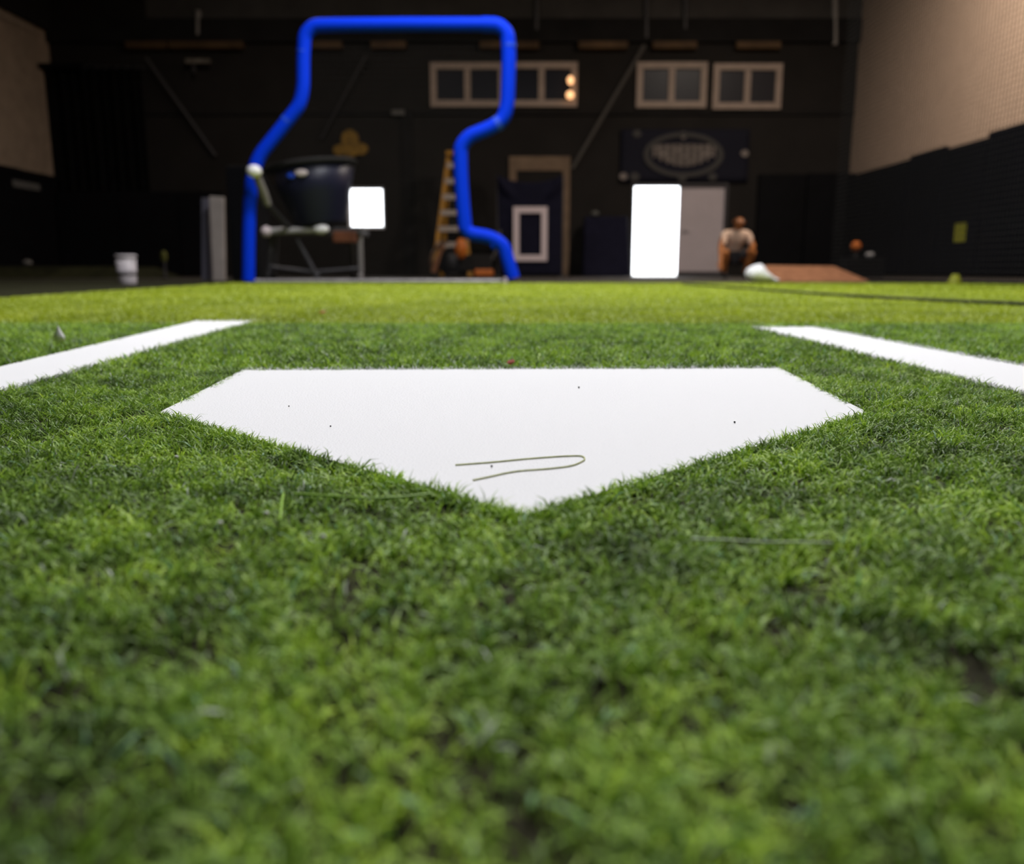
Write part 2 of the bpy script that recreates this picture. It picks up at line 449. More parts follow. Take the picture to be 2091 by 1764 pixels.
def fibres(name, m, parent, px, py, z0, length, width, tilt0, curl, tint, seg=3):
    n = len(px)
    az = rng.random(n)*2*np.pi
    ph = tilt0
    dz = (rng.random(n)-.5)*1.6
    pos = np.stack([px, py, np.broadcast_to(z0, (n,))], 1)
    pts = [pos]
    for k in range(seg):
        a = az + dz*k
        p = ph + curl*k
        d = np.stack([np.sin(p)*np.cos(a), np.sin(p)*np.sin(a), np.cos(p)], 1)
        pos = pos + d*(length/seg)[:, None]
        pos[:, 2] = np.maximum(pos[:, 2], np.minimum(z0 + .0015, 1.0))
        pts.append(pos)
    fa = az + np.pi/2 + (rng.random(n)-.5)*1.2
    side = np.stack([np.cos(fa), np.sin(fa), (rng.random(n)-.5)*.6], 1)*(width/2)[:, None]
    nv = 2*seg + 1
    V = np.empty((n, nv, 3), np.float32)
    for k in range(seg):
        w = (1.0, 1.0, .85)[min(k, 2)]
        V[:, 2*k] = pts[k] - side*w; V[:, 2*k+1] = pts[k] + side*w
    V[:, nv-1] = pts[seg]
    base = (np.arange(n)*nv)[:, None]
    loops, tot = [], []
    for k in range(seg-1):
        loops.append(base + np.array([2*k, 2*k+1, 2*k+3, 2*k+2])); tot.append(4)
    loops.append(base + np.array([nv-3, nv-2, nv-1])); tot.append(3)
    L = np.concatenate(loops, 1).astype(np.int32).ravel()
    tt = np.tile(np.array(tot, np.int32), n)
    st = np.concatenate([[0], np.cumsum(tt)[:-1]]).astype(np.int32)
    me = bpy.data.meshes.new(name)
    me.vertices.add(n*nv); me.vertices.foreach_set('co', V.ravel())
    me.loops.add(len(L)); me.loops.foreach_set('vertex_index', L)
    me.polygons.add(len(tt)); me.polygons.foreach_set('loop_start', st)
    me.polygons.foreach_set('use_smooth', np.ones(len(tt), bool))
    at = me.attributes.new('tint', 'FLOAT', 'POINT')
    at.data.foreach_set('value', np.repeat(tint.astype(np.float32), nv))
    me.update(calc_edges=True); me.validate()
    me.materials.append(m)
    o = bpy.data.objects.new(name, me); COL.objects.link(o)
    if parent: o.parent = parent
    o['kind'] = 'stuff'
    return o

def inset(poly, d):
    c = np.mean(np.array(poly), 0); return [tuple(np.array(p) + (c-np.array(p))/np.linalg.norm(c-np.array(p))*d) for p in poly]
YS = 1.42                       # seam between the plate mat and the lane turf
YE = 6.75                       # far end of the lane turf
LE0, LE1 = G(0, 613, 0), G(472, 580, 0)
def left_edge(y): return LE0.x + (LE1.x-LE0.x)*(y-LE0.y)/(LE1.y-LE0.y)
XT = 3.72
def scatter(y0, y1, dens, slope, marg, seed):
    r = np.random.default_rng(seed)
    wmax = slope*y1 + marg
    n = int((y1-y0)*2*wmax*dens)
    x = (r.random(n)*2-1)*wmax; y = y0 + r.random(n)*(y1-y0)
    k = np.abs(x) < slope*np.maximum(y, 0) + marg
    k &= x > left_edge(y) ; k &= x < XT
    x, y = x[k], y[k]
    for q in (inset(PLATE, .004), inset(LINE_L, .003), inset(LINE_R, .003)):
        k = ~pip(x, y, q); x, y = x[k], y[k]
    return x, y

turf = thing('artificial_turf', 'dark green curly turf around the white home plate', 'turf', kind='stuff')
xl = [left_edge(-1.5), left_edge(YS)]
tb = MB().prism([(xl[0], -1.5, .0015), (XT, -1.5, .0015), (XT, YS, .0015), (xl[1], YS, .0015)], (0, 0, .002)).build('turf_backing', M_tback, turf)
tb['kind'] = 'stuff'
def make_tint(x, y, n, lo=0.0):
    t = .30 + .50*(rng.random(n)-.5) + .60*(vnoise(x, y, 95, 1)-.5) + .45*(vnoise(x, y, 34, 2)-.5) + .12*(vnoise(x, y, 6, 3)-.5)
    t = np.clip(t + lo, 0, .86)
    k = rng.random(n); t = np.where(k < .035, .93, t); t = np.where(k < .010, 1.0, t)
    return t
x, y = scatter(-.12, .78, 400000, .63, .18, 11)
k = rng.random(len(x)) < np.clip((vnoise(x, y, 135, 31)*.65 + vnoise(x, y, 48, 32)*.35 - .18)*2.6, .12, 1)   # stitched tufts with gaps
x, y = x[k], y[k]; n = len(x)
h = .62 + .42*vnoise(x, y, 135, 31) + .34*vnoise(x, y, 40, 5)
fibres('turf_pile', M_turf, turf, x, y, .003, (.0075 + .0060*rng.random(n))*h, .00045 + .00045*rng.random(n), .1 + rng.random(n)*.7, .3 + .75*rng.random(n), make_tint(x, y, n), 3)
# upright blades pressed against the near sides of the plate
ex, ey = [], []
for p_, q_ in ((PLATE[4], PLATE[0]), (PLATE[0], PLATE[1])):
    p_, q_ = np.array(p_), np.array(q_); m_ = int(np.linalg.norm(q_-p_)*7000); t_ = rng.random(m_)
    nn = np.array([(q_-p_)[1], -(q_-p_)[0]])/np.linalg.norm(q_-p_)
    e_ = p_ + (q_-p_)*t_[:, None] + nn*(rng.random(m_)*.007 - .002)[:, None]
    ex.append(e_[:, 0]); ey.append(e_[:, 1])
ex, ey = np.concatenate(ex), np.concatenate(ey); n = len(ex)
fibres('turf_pile', M_turf, turf, ex, ey, .003, .006 + .004*rng.random(n), .0005 + .0004*rng.random(n), rng.random(n)*.6, .2 + .6*rng.random(n), make_tint(ex, ey, n), 3)
x, y = scatter(.78, YS+.02, 95000, .63, .25, 12); n = len(x)
fibres('turf_pile', M_turf, turf, x, y, .003, .0085 + .007*rng.random(n), .0010 + .0009*rng.random(n), .3 + rng.random(n)*.8, .3 + .5*rng.random(n), make_tint(x, y, n, .06), 2)

# coarser pile out to the sides of the view
r_ = np.random.default_rng(13); n = int(3.9*1.9*75000)
x = -1.75 + r_.random(n)*3.9; y = -.45 + r_.random(n)*1.9
k = (np.abs(x) > .63*np.maximum(y, 0) + .17) & (x > left_edge(y))
for q in (LINE_L, LINE_R): k &= ~pip(x, y, q)
x, y = x[k], y[k]; n = len(x)
fibres('turf_pile', M_turf, turf, x, y, .003, (.008 + .006*rng.random(n)), .0010 + .0008*rng.random(n), .2 + rng.random(n)*.8, .3 + .5*rng.random(n), make_tint(x, y, n), 2)

lane = thing('artificial_turf', 'bright yellow-green turf lane running to the blue framed screen', 'turf', kind='stuff')
bp = [(left_edge(YS), YS), (XT, YS), (XT, 5.4), (XT-.3, 6.3), (2.4, YE), (left_edge(YE), YE)]
lb = MB().prism([(a, b, .0015) for a, b in bp], (0, 0, .004)).build('turf_backing', M_lback, lane); lb['kind'] = 'stuff'
def lane_pts(y0, y1, dens, seed):
    x, y = scatter(y0, y1, dens, .63, .3, seed)
    k = pip(x, y, bp); return x[k], y[k]
for (y0, y1, dens, w, sd) in ((YS, 2.4, 32000, .0028, 21), (2.4, 4.2, 10000, .0055, 22), (4.2, YE, 4500, .009, 23)):
    x, y = lane_pts(y0, y1, dens, sd); n = len(x)
    ti = np.clip(.5 + .5*(rng.random(n)-.5) + .5*(vnoise(x, y, 5, 8)-.5) + .4*(vnoise(x, y, 22, 9)-.5), 0, 1)
    fibres('turf_pile', M_lane, lane, x, y, .004, .009 + .005*rng.random(n), w*(.7+.6*rng.random(n)), .4 + rng.random(n)*.8, .2 + .5*rng.random(n), ti, 2)

# unlit turf left of the lane, its shade put into the dark olive colour
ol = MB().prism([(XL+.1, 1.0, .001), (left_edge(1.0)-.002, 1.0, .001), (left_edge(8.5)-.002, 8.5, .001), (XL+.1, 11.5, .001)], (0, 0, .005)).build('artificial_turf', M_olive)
tag(ol, 'turf coloured dark olive for its lack of light, beside the bright lane, under the white bucket', 'turf', kind='stuff')

def marking(name, label, cat, poly, dens, ln, wd, top, group=None):
    r = thing(name, label, cat, (0, 0, 0), group)
    MB().prism([(a, b, .004) for a, b in inset(poly, .002)], (0, 0, top-.004)).build('white_surface', M_wbase, r)
    # denser upright fringe along the outline
    ex, ey = [], []
    area = sum(poly[i][0]*poly[(i+1) % len(poly)][1] - poly[(i+1) % len(poly)][0]*poly[i][1] for i in range(len(poly)))
    for i in range(len(poly)):
        p, q = np.array(poly[i]), np.array(poly[(i+1) % len(poly)])
        if (q-p)[0] * np.sign(area) > .02: continue          # the green pile leans over the near sides
        m_ = int(np.linalg.norm(q-p)*2200); t_ = rng.random(m_)
        e_ = p + (q-p)*t_[:, None] + (rng.random((m_, 2))-.5)*.003
        ex.append(e_[:, 0]); ey.append(e_[:, 1])
    ex, ey = np.concatenate(ex), np.concatenate(ey)
    k = np.abs(ex) < .63*np.maximum(ey, 0) + .9; ex, ey = ex[k], ey[k]; n = len(ex)
    fibres('fringe', M_wfib, r, ex, ey, .0055, .0035 + .0035*rng.random(n), wd*(.8+.6*rng.random(n)), .3 + rng.random(n)*.8, .2 + .6*rng.random(n), rng.random(n), 2)
    return r
marking('home_plate', 'large white five-sided home plate set in the green turf', 'home plate', PLATE, 160000, .004, .0008, .0070)
marking('batter_box_line', 'white stripe in the turf leading away under the white scrap', 'turf line', LINE_L, 60000, .005, .0013, .0070)
marking('batter_box_line', 'white stripe in the turf starting before the white bundle and the clay mound', 'turf line', LINE_R, 60000, .005, .0013, .0070)

# ------------------------------------------------------------------ loose bits on plate and turf
ZP = .0074
def strand(name, label, cat, px, m, r, z, lift=None, group=None):
    pts = [G(a, b, z) for a, b in px]
    if lift: pts = [p + Vector((0, 0, l)) for p, l in zip(pts, lift)]
    pts = rounded(pts, .012, 5)
    return tag(MB().tube(pts, r, 6).build(name, m), label, cat, group)
strand('loose_fibre', 'long olive thread bent into a hairpin near the tip of the plate', 'thread',
       [(930, 949), (1000, 944), (1080, 936), (1150, 931), (1190, 930), (1196, 938), (1170, 951), (1120, 957), (1060, 961), (1030, 966), (1000, 973), (966, 980)], M_fibre, .00040, ZP+.0001)
strand('loose_fibre', 'pale straight fibre lying on the dark turf in front of the plate', 'fibre',
       [(1412, 1101), (1480, 1102), (1560, 1108), (1640, 1107), (1700, 1109)], M_pale, .0004, TIP+.001)
strand('loose_fibre', 'bright green fibre lying along the near edge of the plate', 'fibre',
       [(600, 1008), (680, 1013), (760, 1018), (830, 1014), (880, 1008)], M_leaf, .0005, TIP+.0005)
strand('loose_fibre', 'short upright green fibre among the white specks', 'fibre',
       [(572, 1062), (574, 1035), (579, 1008)], M_leaf, .0005, TIP+.001)
for (a, b, r, l) in ((1182, 792, .0012, 'dark crumb near the far edge of the plate'), (1500, 863, .0010, 'dark crumb towards the pointed far corner of the plate beside the grass'),
                  (675, 871, .0008, 'tiny dark crumb on the plate nearest its ragged corner'), (590, 830, .0008, 'faint dark crumb on the plate close to the far short side'),
                  (1004, 953, .0009, 'tiny dark crumb inside the loop of the olive thread')):
    p = G(a, b, ZP)
    bmk = MB(); bmk.ball(p + Vector((0, 0, r*.35)), r*.75, 8, (.8, 1.3, .8))
    tag(bmk.build('rubber_crumb', M_crumb), l, 'crumb', 'dark crumbs on the home plate')
for (a, b, l) in ((450, 1081, 'small white speck in the turf, lone between two others'), (545, 1061, 'small white speck beside the short upright green fibre'),
               (660, 1110, 'nearest white speck in the turf in front of the plate'), (361, 943, 'faint white speck in the turf below the ragged plate corner')):
    p = G(a, b, TIP)
    tag(MB().ball(p + Vector((0, 0, .002)), .0010, 10).build('white_speck', M_speck), l, 'speck', 'white specks in the turf')
p = G(121, 694, TIP)
tag(MB().lathe([(.0005, -.004), (.0075, -.001), (.0065, .005), (.0030, .011), (.0004, .018)], 9, Matrix.Translation(p) @ Matrix.Diagonal((1, .8, 1, 1))).build('paper_scrap', M_cloth), 'small white scrap standing up in the turf beyond the stripe', 'scrap')
for (a, b, s, l) in ((1043, 741, .004, 'small red scrap in the turf just beyond the plate'), (658, 638, .007, 'faint red scrap on the yellow-green lane')):
    p = G(a, b, TIP)
    tag(MB().add([p+Vector((-s,0,0)), p+Vector((s,.001,.001)), p+Vector((s*.7,s,.003)), p+Vector((-s*.6,s*.9,.002)), p+Vector((0,s*.4,-.002))],
                 [(0,1,2,3),(0,4,1),(1,4,2),(2,4,3),(3,4,0)]).build('red_scrap', M_red), l, 'scrap')

# ------------------------------------------------------------------ blue framed pitching screen
YSCR = 6.9
scr = thing('pitching_screen', 'tall bent pitching screen with a royal blue padded frame', 'screen', P(780, 575, YSCR))
def bl(px, dy=None):
    dy = dy or [0]*len(px)
    return [P(a, b, YSCR + d) for (a, b), d in zip(px, dy)]
left = bl([(507, 573), (508, 470), (512, 380), (524, 325), (570, 268), (612, 215), (619, 180), (619, 120), (622, 72), (640, 52), (700, 51), (830, 50), (1000, 50)])
left = rounded(left, .10, 6)
MB().tube(along(left, .06), .052, 16).build('left_post', M_blue, scr)
MB().tube(along(rounded(bl([(985, 50), (1018, 51), (1036, 68), (1039, 110), (1038, 160), (1036, 215), (1028, 245), (1000, 262), (958, 278), (940, 300), (941, 360), (946, 430), (950, 468)]), .10, 6), .06), .0565, 16).build('right_post', M_blue, scr)
MB().tube(along(rounded(bl([(947, 462), (958, 477), (1000, 484), (1028, 500), (1038, 535), (1048, 568)]), .08, 6), .05), [.052]*1 + [.054]*200 if False else .055, 16).build('right_foot', M_blue, scr)
MB().tube(bl([(1003, 500), (1026, 497)]), .042, 12).build('foot_brace', M_blue, scr)
MB().tube(bl([(500, 574), (1050, 574)], [.05, .05]), .016, 10).build('base_bar', M_steel, scr)
MB().tube(bl([(1034, 566), (1034, 577)]), .028, 10).build('base_cap', M_strip, scr)
MB().tube(bl([(508, 566), (508, 577)]), .030, 10).build('base_cap', M_tape, scr)
def wrap(px, r):
    a, b = px
    MB().tube(bl([a, b]), r, 16).build('tape_wrap', M_tape, scr)
wrap(((1039, 90), (1039, 97)), .0585)
wrap(((589, 243), (584, 249)), .0535)
wrap(((1022, 249), (1012, 255)), .0585)
wrap(((619, 104), (619, 107)), .0535)
# net inside the frame
tn = MB()
pts = {}
inside = [(512, 573), (514, 350), (575, 268), (618, 205), (622, 60), (1034, 56), (1034, 240), (945, 290), (950, 470), (1030, 500), (1045, 573)]
iw = [(P(a, b, YSCR+.02).x, P(a, b, YSCR+.02).z) for a, b in inside]
xs = [q[0] for q in iw]; zs = [q[1] for q in iw]
def spans(val, axis):
    o = []
    for i in range(len(iw)):
        p, q = iw[i], iw[(i+1) % len(iw)]
        if (p[axis] > val) != (q[axis] > val):
            o.append(p[1-axis] + (q[1-axis]-p[1-axis])*(val-p[axis])/(q[axis]-p[axis]))
    o.sort(); return list(zip(o[0::2], o[1::2]))
v = min(xs) + .02
while v < max(xs):
    for a, b in spans(v, 0): tn.tube([(v, YSCR+.02, a), (v, YSCR+.02, b)], .0011, 3, False)
    v += .045
v = min(zs) + .02
while v < max(zs):
    for a, b in spans(v, 1): tn.tube([(a, YSCR+.02, v), (b, YSCR+.02, v)], .0011, 3, False)
    v += .045
tn.build('screen_net', M_net, scr)

# ------------------------------------------------------------------ ball cart behind the screen
YC = 7.45
c = lambda a, b, d=0: P(a, b, YC + d)
cart = thing('ball_cart', 'dark navy tub on a low metal stand behind the blue screen', 'ball cart', (c(640, 570).x, YC, 0))
pb, pt = c(654, 461), c(634, 337)
ax = (pt - pb); H = ax.length
Mx = Matrix.Translation(pb) @ Vector((0, 0, 1)).rotation_difference(ax).to_matrix().to_4x4()
rb, rt = 52/230.0, 86/230.0
MB().lathe([(.001, 0), (rb*.96, 0), (rb, .02), (rb+(rt-rb)*.5, H*.5), (rt, H*.96), (rt*.97, H*.96), (rb*.97, .03), (.001, .03)], 36, Mx).build('tub', M_navy, cart)
MB().lathe([(rt*.97, H*.93), (rt*1.045, H*.93), (rt*1.06, H*.97), (rt*1.02, H*1.01), (rt*.96, H)], 36, Mx, True).build('rim', M_tyre, cart)
a = Mx @ Vector((-.01, -(rb+(rt-rb)*.82)-.004, H*.80))
MB().ball(a, .036, 14, (1.5, .3, .8)).build('logo_patch', M_strip, cart)
a2 = Mx @ Vector((-.10, -(rb+(rt-rb)*.78)+.004, H*.78))
MB().ball(a2, .03, 12, (1.2, .3, .8)).build('logo_patch', M_tape, cart)
MB().tube([c(523, 356, -.70), c(538, 395, -.6), c(547, 418, -.55)], [.030, .036, .030], 12).build('handle', M_dimst, cart)
MB().ball(c(519, 350, -.72), .058, 14, (1, 1, .85)).build('handle_grip', M_white, cart)
MB().tube([c(547, 418, -.55), c(572, 445, -.3), c(598, 472, -.1)], .022, 10).build('handle_stem', M_dksteel, cart)
MB().tube([c(540, 473, -.15), c(600, 471, -.15), c(662, 469, -.15)], .030, 12).build('front_rail', M_steel, cart)
MB().ball(c(544, 473, -.16), .048, 12).build('rail_cap', M_strip, cart)
MB().ball(c(655, 468, -.17), .055, 12, (1.3, .8, .8)).build('rail_cap', M_white, cart)
q0, q1 = c(598, 466), c(742, 476)
MB().box((q0.x, YC-.12, q1.z-.02), (q1.x, YC+.3, q0.z)).build('shelf', M_dksteel, cart, bevel=.01)
q0, q1 = c(688, 474), c(734, 496)
MB().box((q0.x, YC-.18, q1.z), (q1.x, YC+.05, q0.z)).build('drawer_box', M_redbrn, cart, bevel=.01)
for (u0, v0, u1, v1, d, m, r) in ((735, 480, 737, 556, -.05, M_dimst, .024), (556, 475, 548, 562, -.1, M_dksteel, .02), (606, 488, 648, 566, -.1, M_dksteel, .022), (566, 475, 560, 562, .3, M_dksteel, .02), (716, 480, 722, 562, .3, M_dksteel, .02)):
    MB().tube([c(u0, v0, d), c(u1, v1, d)], r, 10).build('leg', m, cart)
MB().tube([c(548, 545, -.1), c(640, 556, -.1), c(737, 548, -.05)], .018, 8).build('stretcher', M_dksteel, cart)
for (u, d, m) in ((548, -.1, M_tyre), (648, -.1, M_dksteel), (737, -.05, M_dimst), (560, .3, M_tyre), (722, .3, M_tyre)):
    p = c(u, 565, d)
    Mw = Matrix.Translation((p.x, p.y, .045)) @ Matrix.Rotation(math.pi/2, 4, 'Y')
    MB().lathe([(.012, -.018), (.040, -.018), (.045, -.010), (.045, .010), (.040, .018), (.012, .018)], 16, Mw, True).build('caster', m, cart)

# ------------------------------------------------------------------ boards and bucket at the dark side
p0, p1 = P(427, 400, 8.6), P(460, 575, 8.6)
MBo = MB().prism([(P(427, 400, 8.6).x, 8.6, P(427, 400, 8.6).z), (P(456, 402, 8.6).x, 8.6, P(456, 402, 8.6).z), (P(462, 570, 8.6).x, 8.55, 0), (P(438, 570, 8.6).x, 8.55, 0)], (0, .05, 0))
tag(MBo.build('leaning_board', M_oldwht, bevel=.006), 'narrow weathered white board standing upright beside the blue screen', 'board')
tag(MB().prism([(P(411, 404, 8.75).x, 8.75, P(411, 404, 8.75).z), (P(425, 404, 8.75).x, 8.75, P(425, 404, 8.75).z), (P(434, 569, 8.75).x, 8.7, 0), (P(415, 569, 8.75).x, 8.7, 0)], (0, .05, 0)).build('leaning_board', mat('slate_grey_board', (.07, .066, .085), .7, .2), bevel=.006),
    'slim slate grey board standing beside the white board', 'board')
xb0, xb1 = P(460, 345, 9.4).x, P(500, 345, 9.4).x
tag(MB().box((xb0, 9.4, 0), (xb1+.1, 9.9, P(480, 338, 9.4).z)).build('storage_locker', M_padb, bevel=.02), 'upright black locker behind the post of the blue screen', 'locker')
YBK = 6.2
q0, q1 = P(236, 520, YBK), P(281, 579, YBK)
rr = (q1.x - q0.x)/2; cxb = (q0.x+q1.x)/2; hb = q0.z
bk = thing('plastic_bucket', 'small white plastic bucket standing on the dark olive turf', 'bucket', (cxb, YBK, .006))
Mb = Matrix.Translation((cxb, YBK, .006))
hb -= .006
MB().lathe([(.001, 0), (rr*.84, 0), (rr*.86, .005), (rr*.97, hb*.9), (rr*.93, hb*.9), (rr*.82, .01), (.001, .01)], 28, Mb).build('bucket_body', M_bucket, bk)
MB().lathe([(rr*.92, hb*.88), (rr*1.03, hb*.88), (rr*1.04, hb*.97), (rr*.98, hb), (rr*.91, hb)], 28, Mb, True).build('rim', M_bucket, bk)
MB().lathe([(rr*.905, hb*.30), (rr*.925, hb*.30), (rr*.945, hb*.52), (rr*.925, hb*.52)], 28, Mb, True).build('printed_band', mat('grey_print', (.34, .31, .33), .6, .2, noise=.3, scale=40), bk)
MB().tube([(cxb + rr*1.0*math.cos(t_), YBK - .02 - rr*.35*math.sin(t_), .006 + hb*.86 - rr*.9*math.sin(t_)) for t_ in np.linspace(0, math.pi, 14)], .003, 6).build('bail_handle', M_steel, bk)

# low olive mound far on the dark side, with a ball on it
q0, q1 = P(-60, 544, 12.5), P(255, 548, 12.5)
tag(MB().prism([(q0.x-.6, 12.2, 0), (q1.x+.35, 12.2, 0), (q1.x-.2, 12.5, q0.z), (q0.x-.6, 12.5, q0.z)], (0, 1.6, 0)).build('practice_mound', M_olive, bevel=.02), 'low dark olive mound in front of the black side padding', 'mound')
p = P(56, 538, 12.7)
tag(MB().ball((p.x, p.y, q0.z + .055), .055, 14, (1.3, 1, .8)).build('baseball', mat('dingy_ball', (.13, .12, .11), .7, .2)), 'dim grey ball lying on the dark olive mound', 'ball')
p = P(338, 565, 12.0)
zt = P(338, 512, 12.0).z
po = thing('marker_post', 'thin dim olive marker post standing near the white bucket', 'post', (p.x, 12.0, 0))
MB().tube([(p.x, 12.0, 0.02), (p.x, 12.0, zt)], [.02, .012], 8).build('pole', M_dksteel, po)
MB().lathe([(.001, 0), (.06, 0), (.05, .02), (.001, .03)], 14, Matrix.Translation((p.x, 12, 0))).build('base', M_tyre, po)
MB().ball((p.x, 12.0, zt-.08), .05, 12, (.9, .5, 1.7)).build('marker_head', mat('olive_plastic', (.10, .10, .02), .7, .2), po)
# small label on the dark side pads
p = P(35, 372, 15.5)
yy = 15.5
tag(MB().box((XL+.07, 16.1, P(60, 386, 16.6).z), (XL+.085, 17.0, P(60, 372, 16.6).z)).build('pad_label', mat('dim_label', (.12, .115, .11), .7, .2, noise=.3, scale=20), bevel=.003), 'dim grey label strip near the top of the black side padding', 'label')

# ------------------------------------------------------------------ end wall things
# yellow emblem
def disc(cx_, cy_, r, n=18, sy=1.0): return [(cx_ + r*math.cos(2*math.pi*k/n), cy_ + r*sy*math.sin(2*math.pi*k/n)) for k in range(n)]
em = MB()
for (a, b, r, sy) in ((714, 285, 18, 1.15), (694, 306, 14, .8), (738, 304, 13, .95), (716, 304, 20, .8)):
    em.prism([P(q[0], q[1], YW-.05 - .004*r/18) for q in disc(a, b, r, 18, sy)], (0, .05, 0))
tag(em.build('wall_emblem', M_gold), 'mustard yellow three-lobed emblem on the dark wall above the navy tub', 'emblem')
p = P(814, 232, YW)
tag(MB().box((p.x-.13, YW-.12, p.z-.05), (p.x+.13, YW-.04, p.z+.05)).build('junction_box', mat('dim_grey_box', (.10, .095, .09), .7, .2), bevel=.01), 'small dim grey box on the wall beside the upper window', 'box')
# pale fixture under the beam
p = P(404, 125, YW-.2)
fx = thing('wall_fixture', 'small pale fixture under the brown beam above the dark curtain side', 'fixture', (p.x, YW-.2, p.z))
MB().box((p.x-.24, YW-.24, p.z-.04), (p.x+.24, YW-.14, p.z+.04)).build('body', mat('dim_pale_fixture', (.14, .12, .10), .7, .2, noise=.4, scale=10), fx, bevel=.01)
MB().box((p.x-.12, YW-.21, p.z-.22), (p.x-.06, YW-.17, p.z-.04)).build('bracket', M_dksteel, fx)
# conduits on the upper wall
for (a, y0, y1, m, l) in ((405, 22, 72, M_greynet, 'short grey rod above the pale fixture'), (1096, -30, 62, M_dksteel, 'grey rod on the upper wall just past the corner of the blue screen'),
                       (1320, -30, 78, M_dksteel, 'grey rod on the upper wall above the inner window of the pair over the banner'), (1399, -30, 60, M_dksteel, 'grey rod high above the banner oval'),
                       (1705, -30, 92, M_greynet, 'grey rod on the upper wall next to the tan wall')):
    t0, t1 = P(a, y1, YW-.06), P(a, y0, YW-.06)
    tag(MB().tube([t0, t1], .05, 10).build('conduit_rod', m), l, 'rod', 'rods on the upper end wall')
# slanting stay cables
for (a, b, m, r, yy, l) in (((298, 118), (440, 318), M_dksteel, .030, 16.8, 'slanting grey stay running down from the beam beside the black curtain'),
                     ((1316, 92), (1168, 345), mat('dim_stay', (.075, .068, .062), .7, .2), .040, 17.3, 'slanting grey stay between the two pairs of upper windows'),
                     ((748, 112), (655, 285), M_dksteel, .022, 17.3, 'thin slanting stay seen through the opening of the blue screen')):
    tag(MB().tube([P(*a, YW-.22), P(*b, YW-.07)], r, 8).build('stay_cable', m), l, 'cable', 'slanting stays before the end wall')
# warm lights seen in the window pane, put in as added glowing balls
wl = thing('window_glow', 'pair of added glowing balls for the warm lights seen in the upper window', 'lamp', P(1166, 180, YW-.12))
for (a, b, r, k) in ((1165, 164, .065, 1.3), (1164, 194, .08, 1.0)):
    p = P(a, b, YW-.15)
    MB().ball(p, r, 14, (1, 1, k)).build('glow_ball', M_glow, wl)
    MB().tube([p + Vector((0, .05, 0)), (p.x, YW-.06, p.z)], .02, 8).build('glow_holder', M_dksteel, wl)

# banner with oval emblem
YBN = YW - .06
bn = thing('banner', 'dark navy banner with an oval emblem above the white door', 'banner', P(1395, 370, YBN))
q0, q1 = P(1266, 372, YBN), P(1532, 264, YBN)
MB().grid(lambda u, v: (q0.x+(q1.x-q0.x)*u, YBN + .012*math.sin(u*9)*math.sin(v*5), q0.z+(q1.z-q0.z)*v), 24, 8).build('cloth', M_banner, bn, solid=.006)
YB2 = YBN - .03
def oval(cx_, cy_, rx, ry, w):
    t_ = MB(); n = 48
    V, Fc = [], []
    for k in range(n):
        a_ = 2*math.pi*k/n
        V += [P(cx_+rx*math.cos(a_), cy_+ry*math.sin(a_), YB2), P(cx_+(rx-w)*math.cos(a_), cy_+(ry-w*.8)*math.sin(a_), YB2)]
    Fc = [(2*k, 2*k+1, (2*k+3) % (2*n), (2*k+2) % (2*n)) for k in range(n)]
    return t_.add(V, Fc)
oval(1396, 316, 82, 46, 12).build('oval_ring', M_ring, bn, solid=.004)
up = [P(1330 + 134*u_, 297 - 4*math.sin(math.pi*u_), YB2+.012) for u_ in np.linspace(0, 1, 12)]
dn = [P(1340 + 114*u_, 318 + 22*math.sin(math.pi*u_), YB2+.012) for u_ in np.linspace(1, 0, 12)]
MB().prism(up + dn, (0, .006, 0)).build('letter_band', M_band, bn)
lt = MB()
nl = 9
for k in range(nl):
    u = (k+.5)/nl; xx = 1334 + 126*u
    hh = 12 + 9*math.sin(math.pi*u); yc = 306 + 12*math.sin(math.pi*u)
    w = 5.6
    for s in (-1, 1):
        lt.prism([P(xx+s*w-1.8, yc-hh, YB2), P(xx+s*w+1.8, yc-hh, YB2), P(xx+s*w+1.8, yc+hh, YB2), P(xx+s*w-1.8, yc+hh, YB2)], (0, .006, 0))
    yy = yc + (-.55, .1, .6)[k % 3]*hh
    lt.prism([P(xx-w, yy-2.5, YB2), P(xx+w, yy-2.5, YB2), P(xx+w, yy+2.5, YB2), P(xx-w, yy+2.5, YB2)], (0, .006, 0))
lt.build('lettering', M_print, bn)
for (a, b, r) in ((1396, 276, 8), (1301, 273, 9), (1521, 313, 8), (1273, 360, 8), (1296, 361, 10), (1393, 363, 9), (1455, 361, 9)):
    MB().prism([P(q[0], q[1], YB2) for q in disc(a, b, r, 14, .9)], (0, .006, 0)).build('printed_mark', M_ring if r != 8 else M_print, bn)

# strike target: sagging navy canvas with a white zone
YT = 16.6
tg = thing('strike_target', 'navy canvas target with a white strike zone rectangle hung before the door', 'target', (P(1083, 560, YT).x, YT, 0))
q0, q1 = P(1016, 566, YT), P(1149, 358, YT)
Wt, Ht = q1.x-q0.x, q1.z-.03
def tfn(u, v):
    sag = .14*(1-(2*u-1)**2)*v**3
    fold = .10*math.exp(-((abs(2*u-1) - (.15+.85*(max(0, v-.62)/.38)))/.16)**2) *min(1, max(0, (v-.78)/.08)) if v > .5 else 0
    x_ = q0.x + Wt*u + .05*(1-v)*(1 if u < .02 else 0)
    return (x_, YT - fold*.9 - .05*math.sin(u*math.pi), .03 + Ht*v - sag)
MB().grid(tfn, 40, 30).build('canvas', M_navyc, tg, solid=.008)
z0, z1 = P(1048, 533, YT-.1), P(1118, 422, YT-.1)
wS = .115
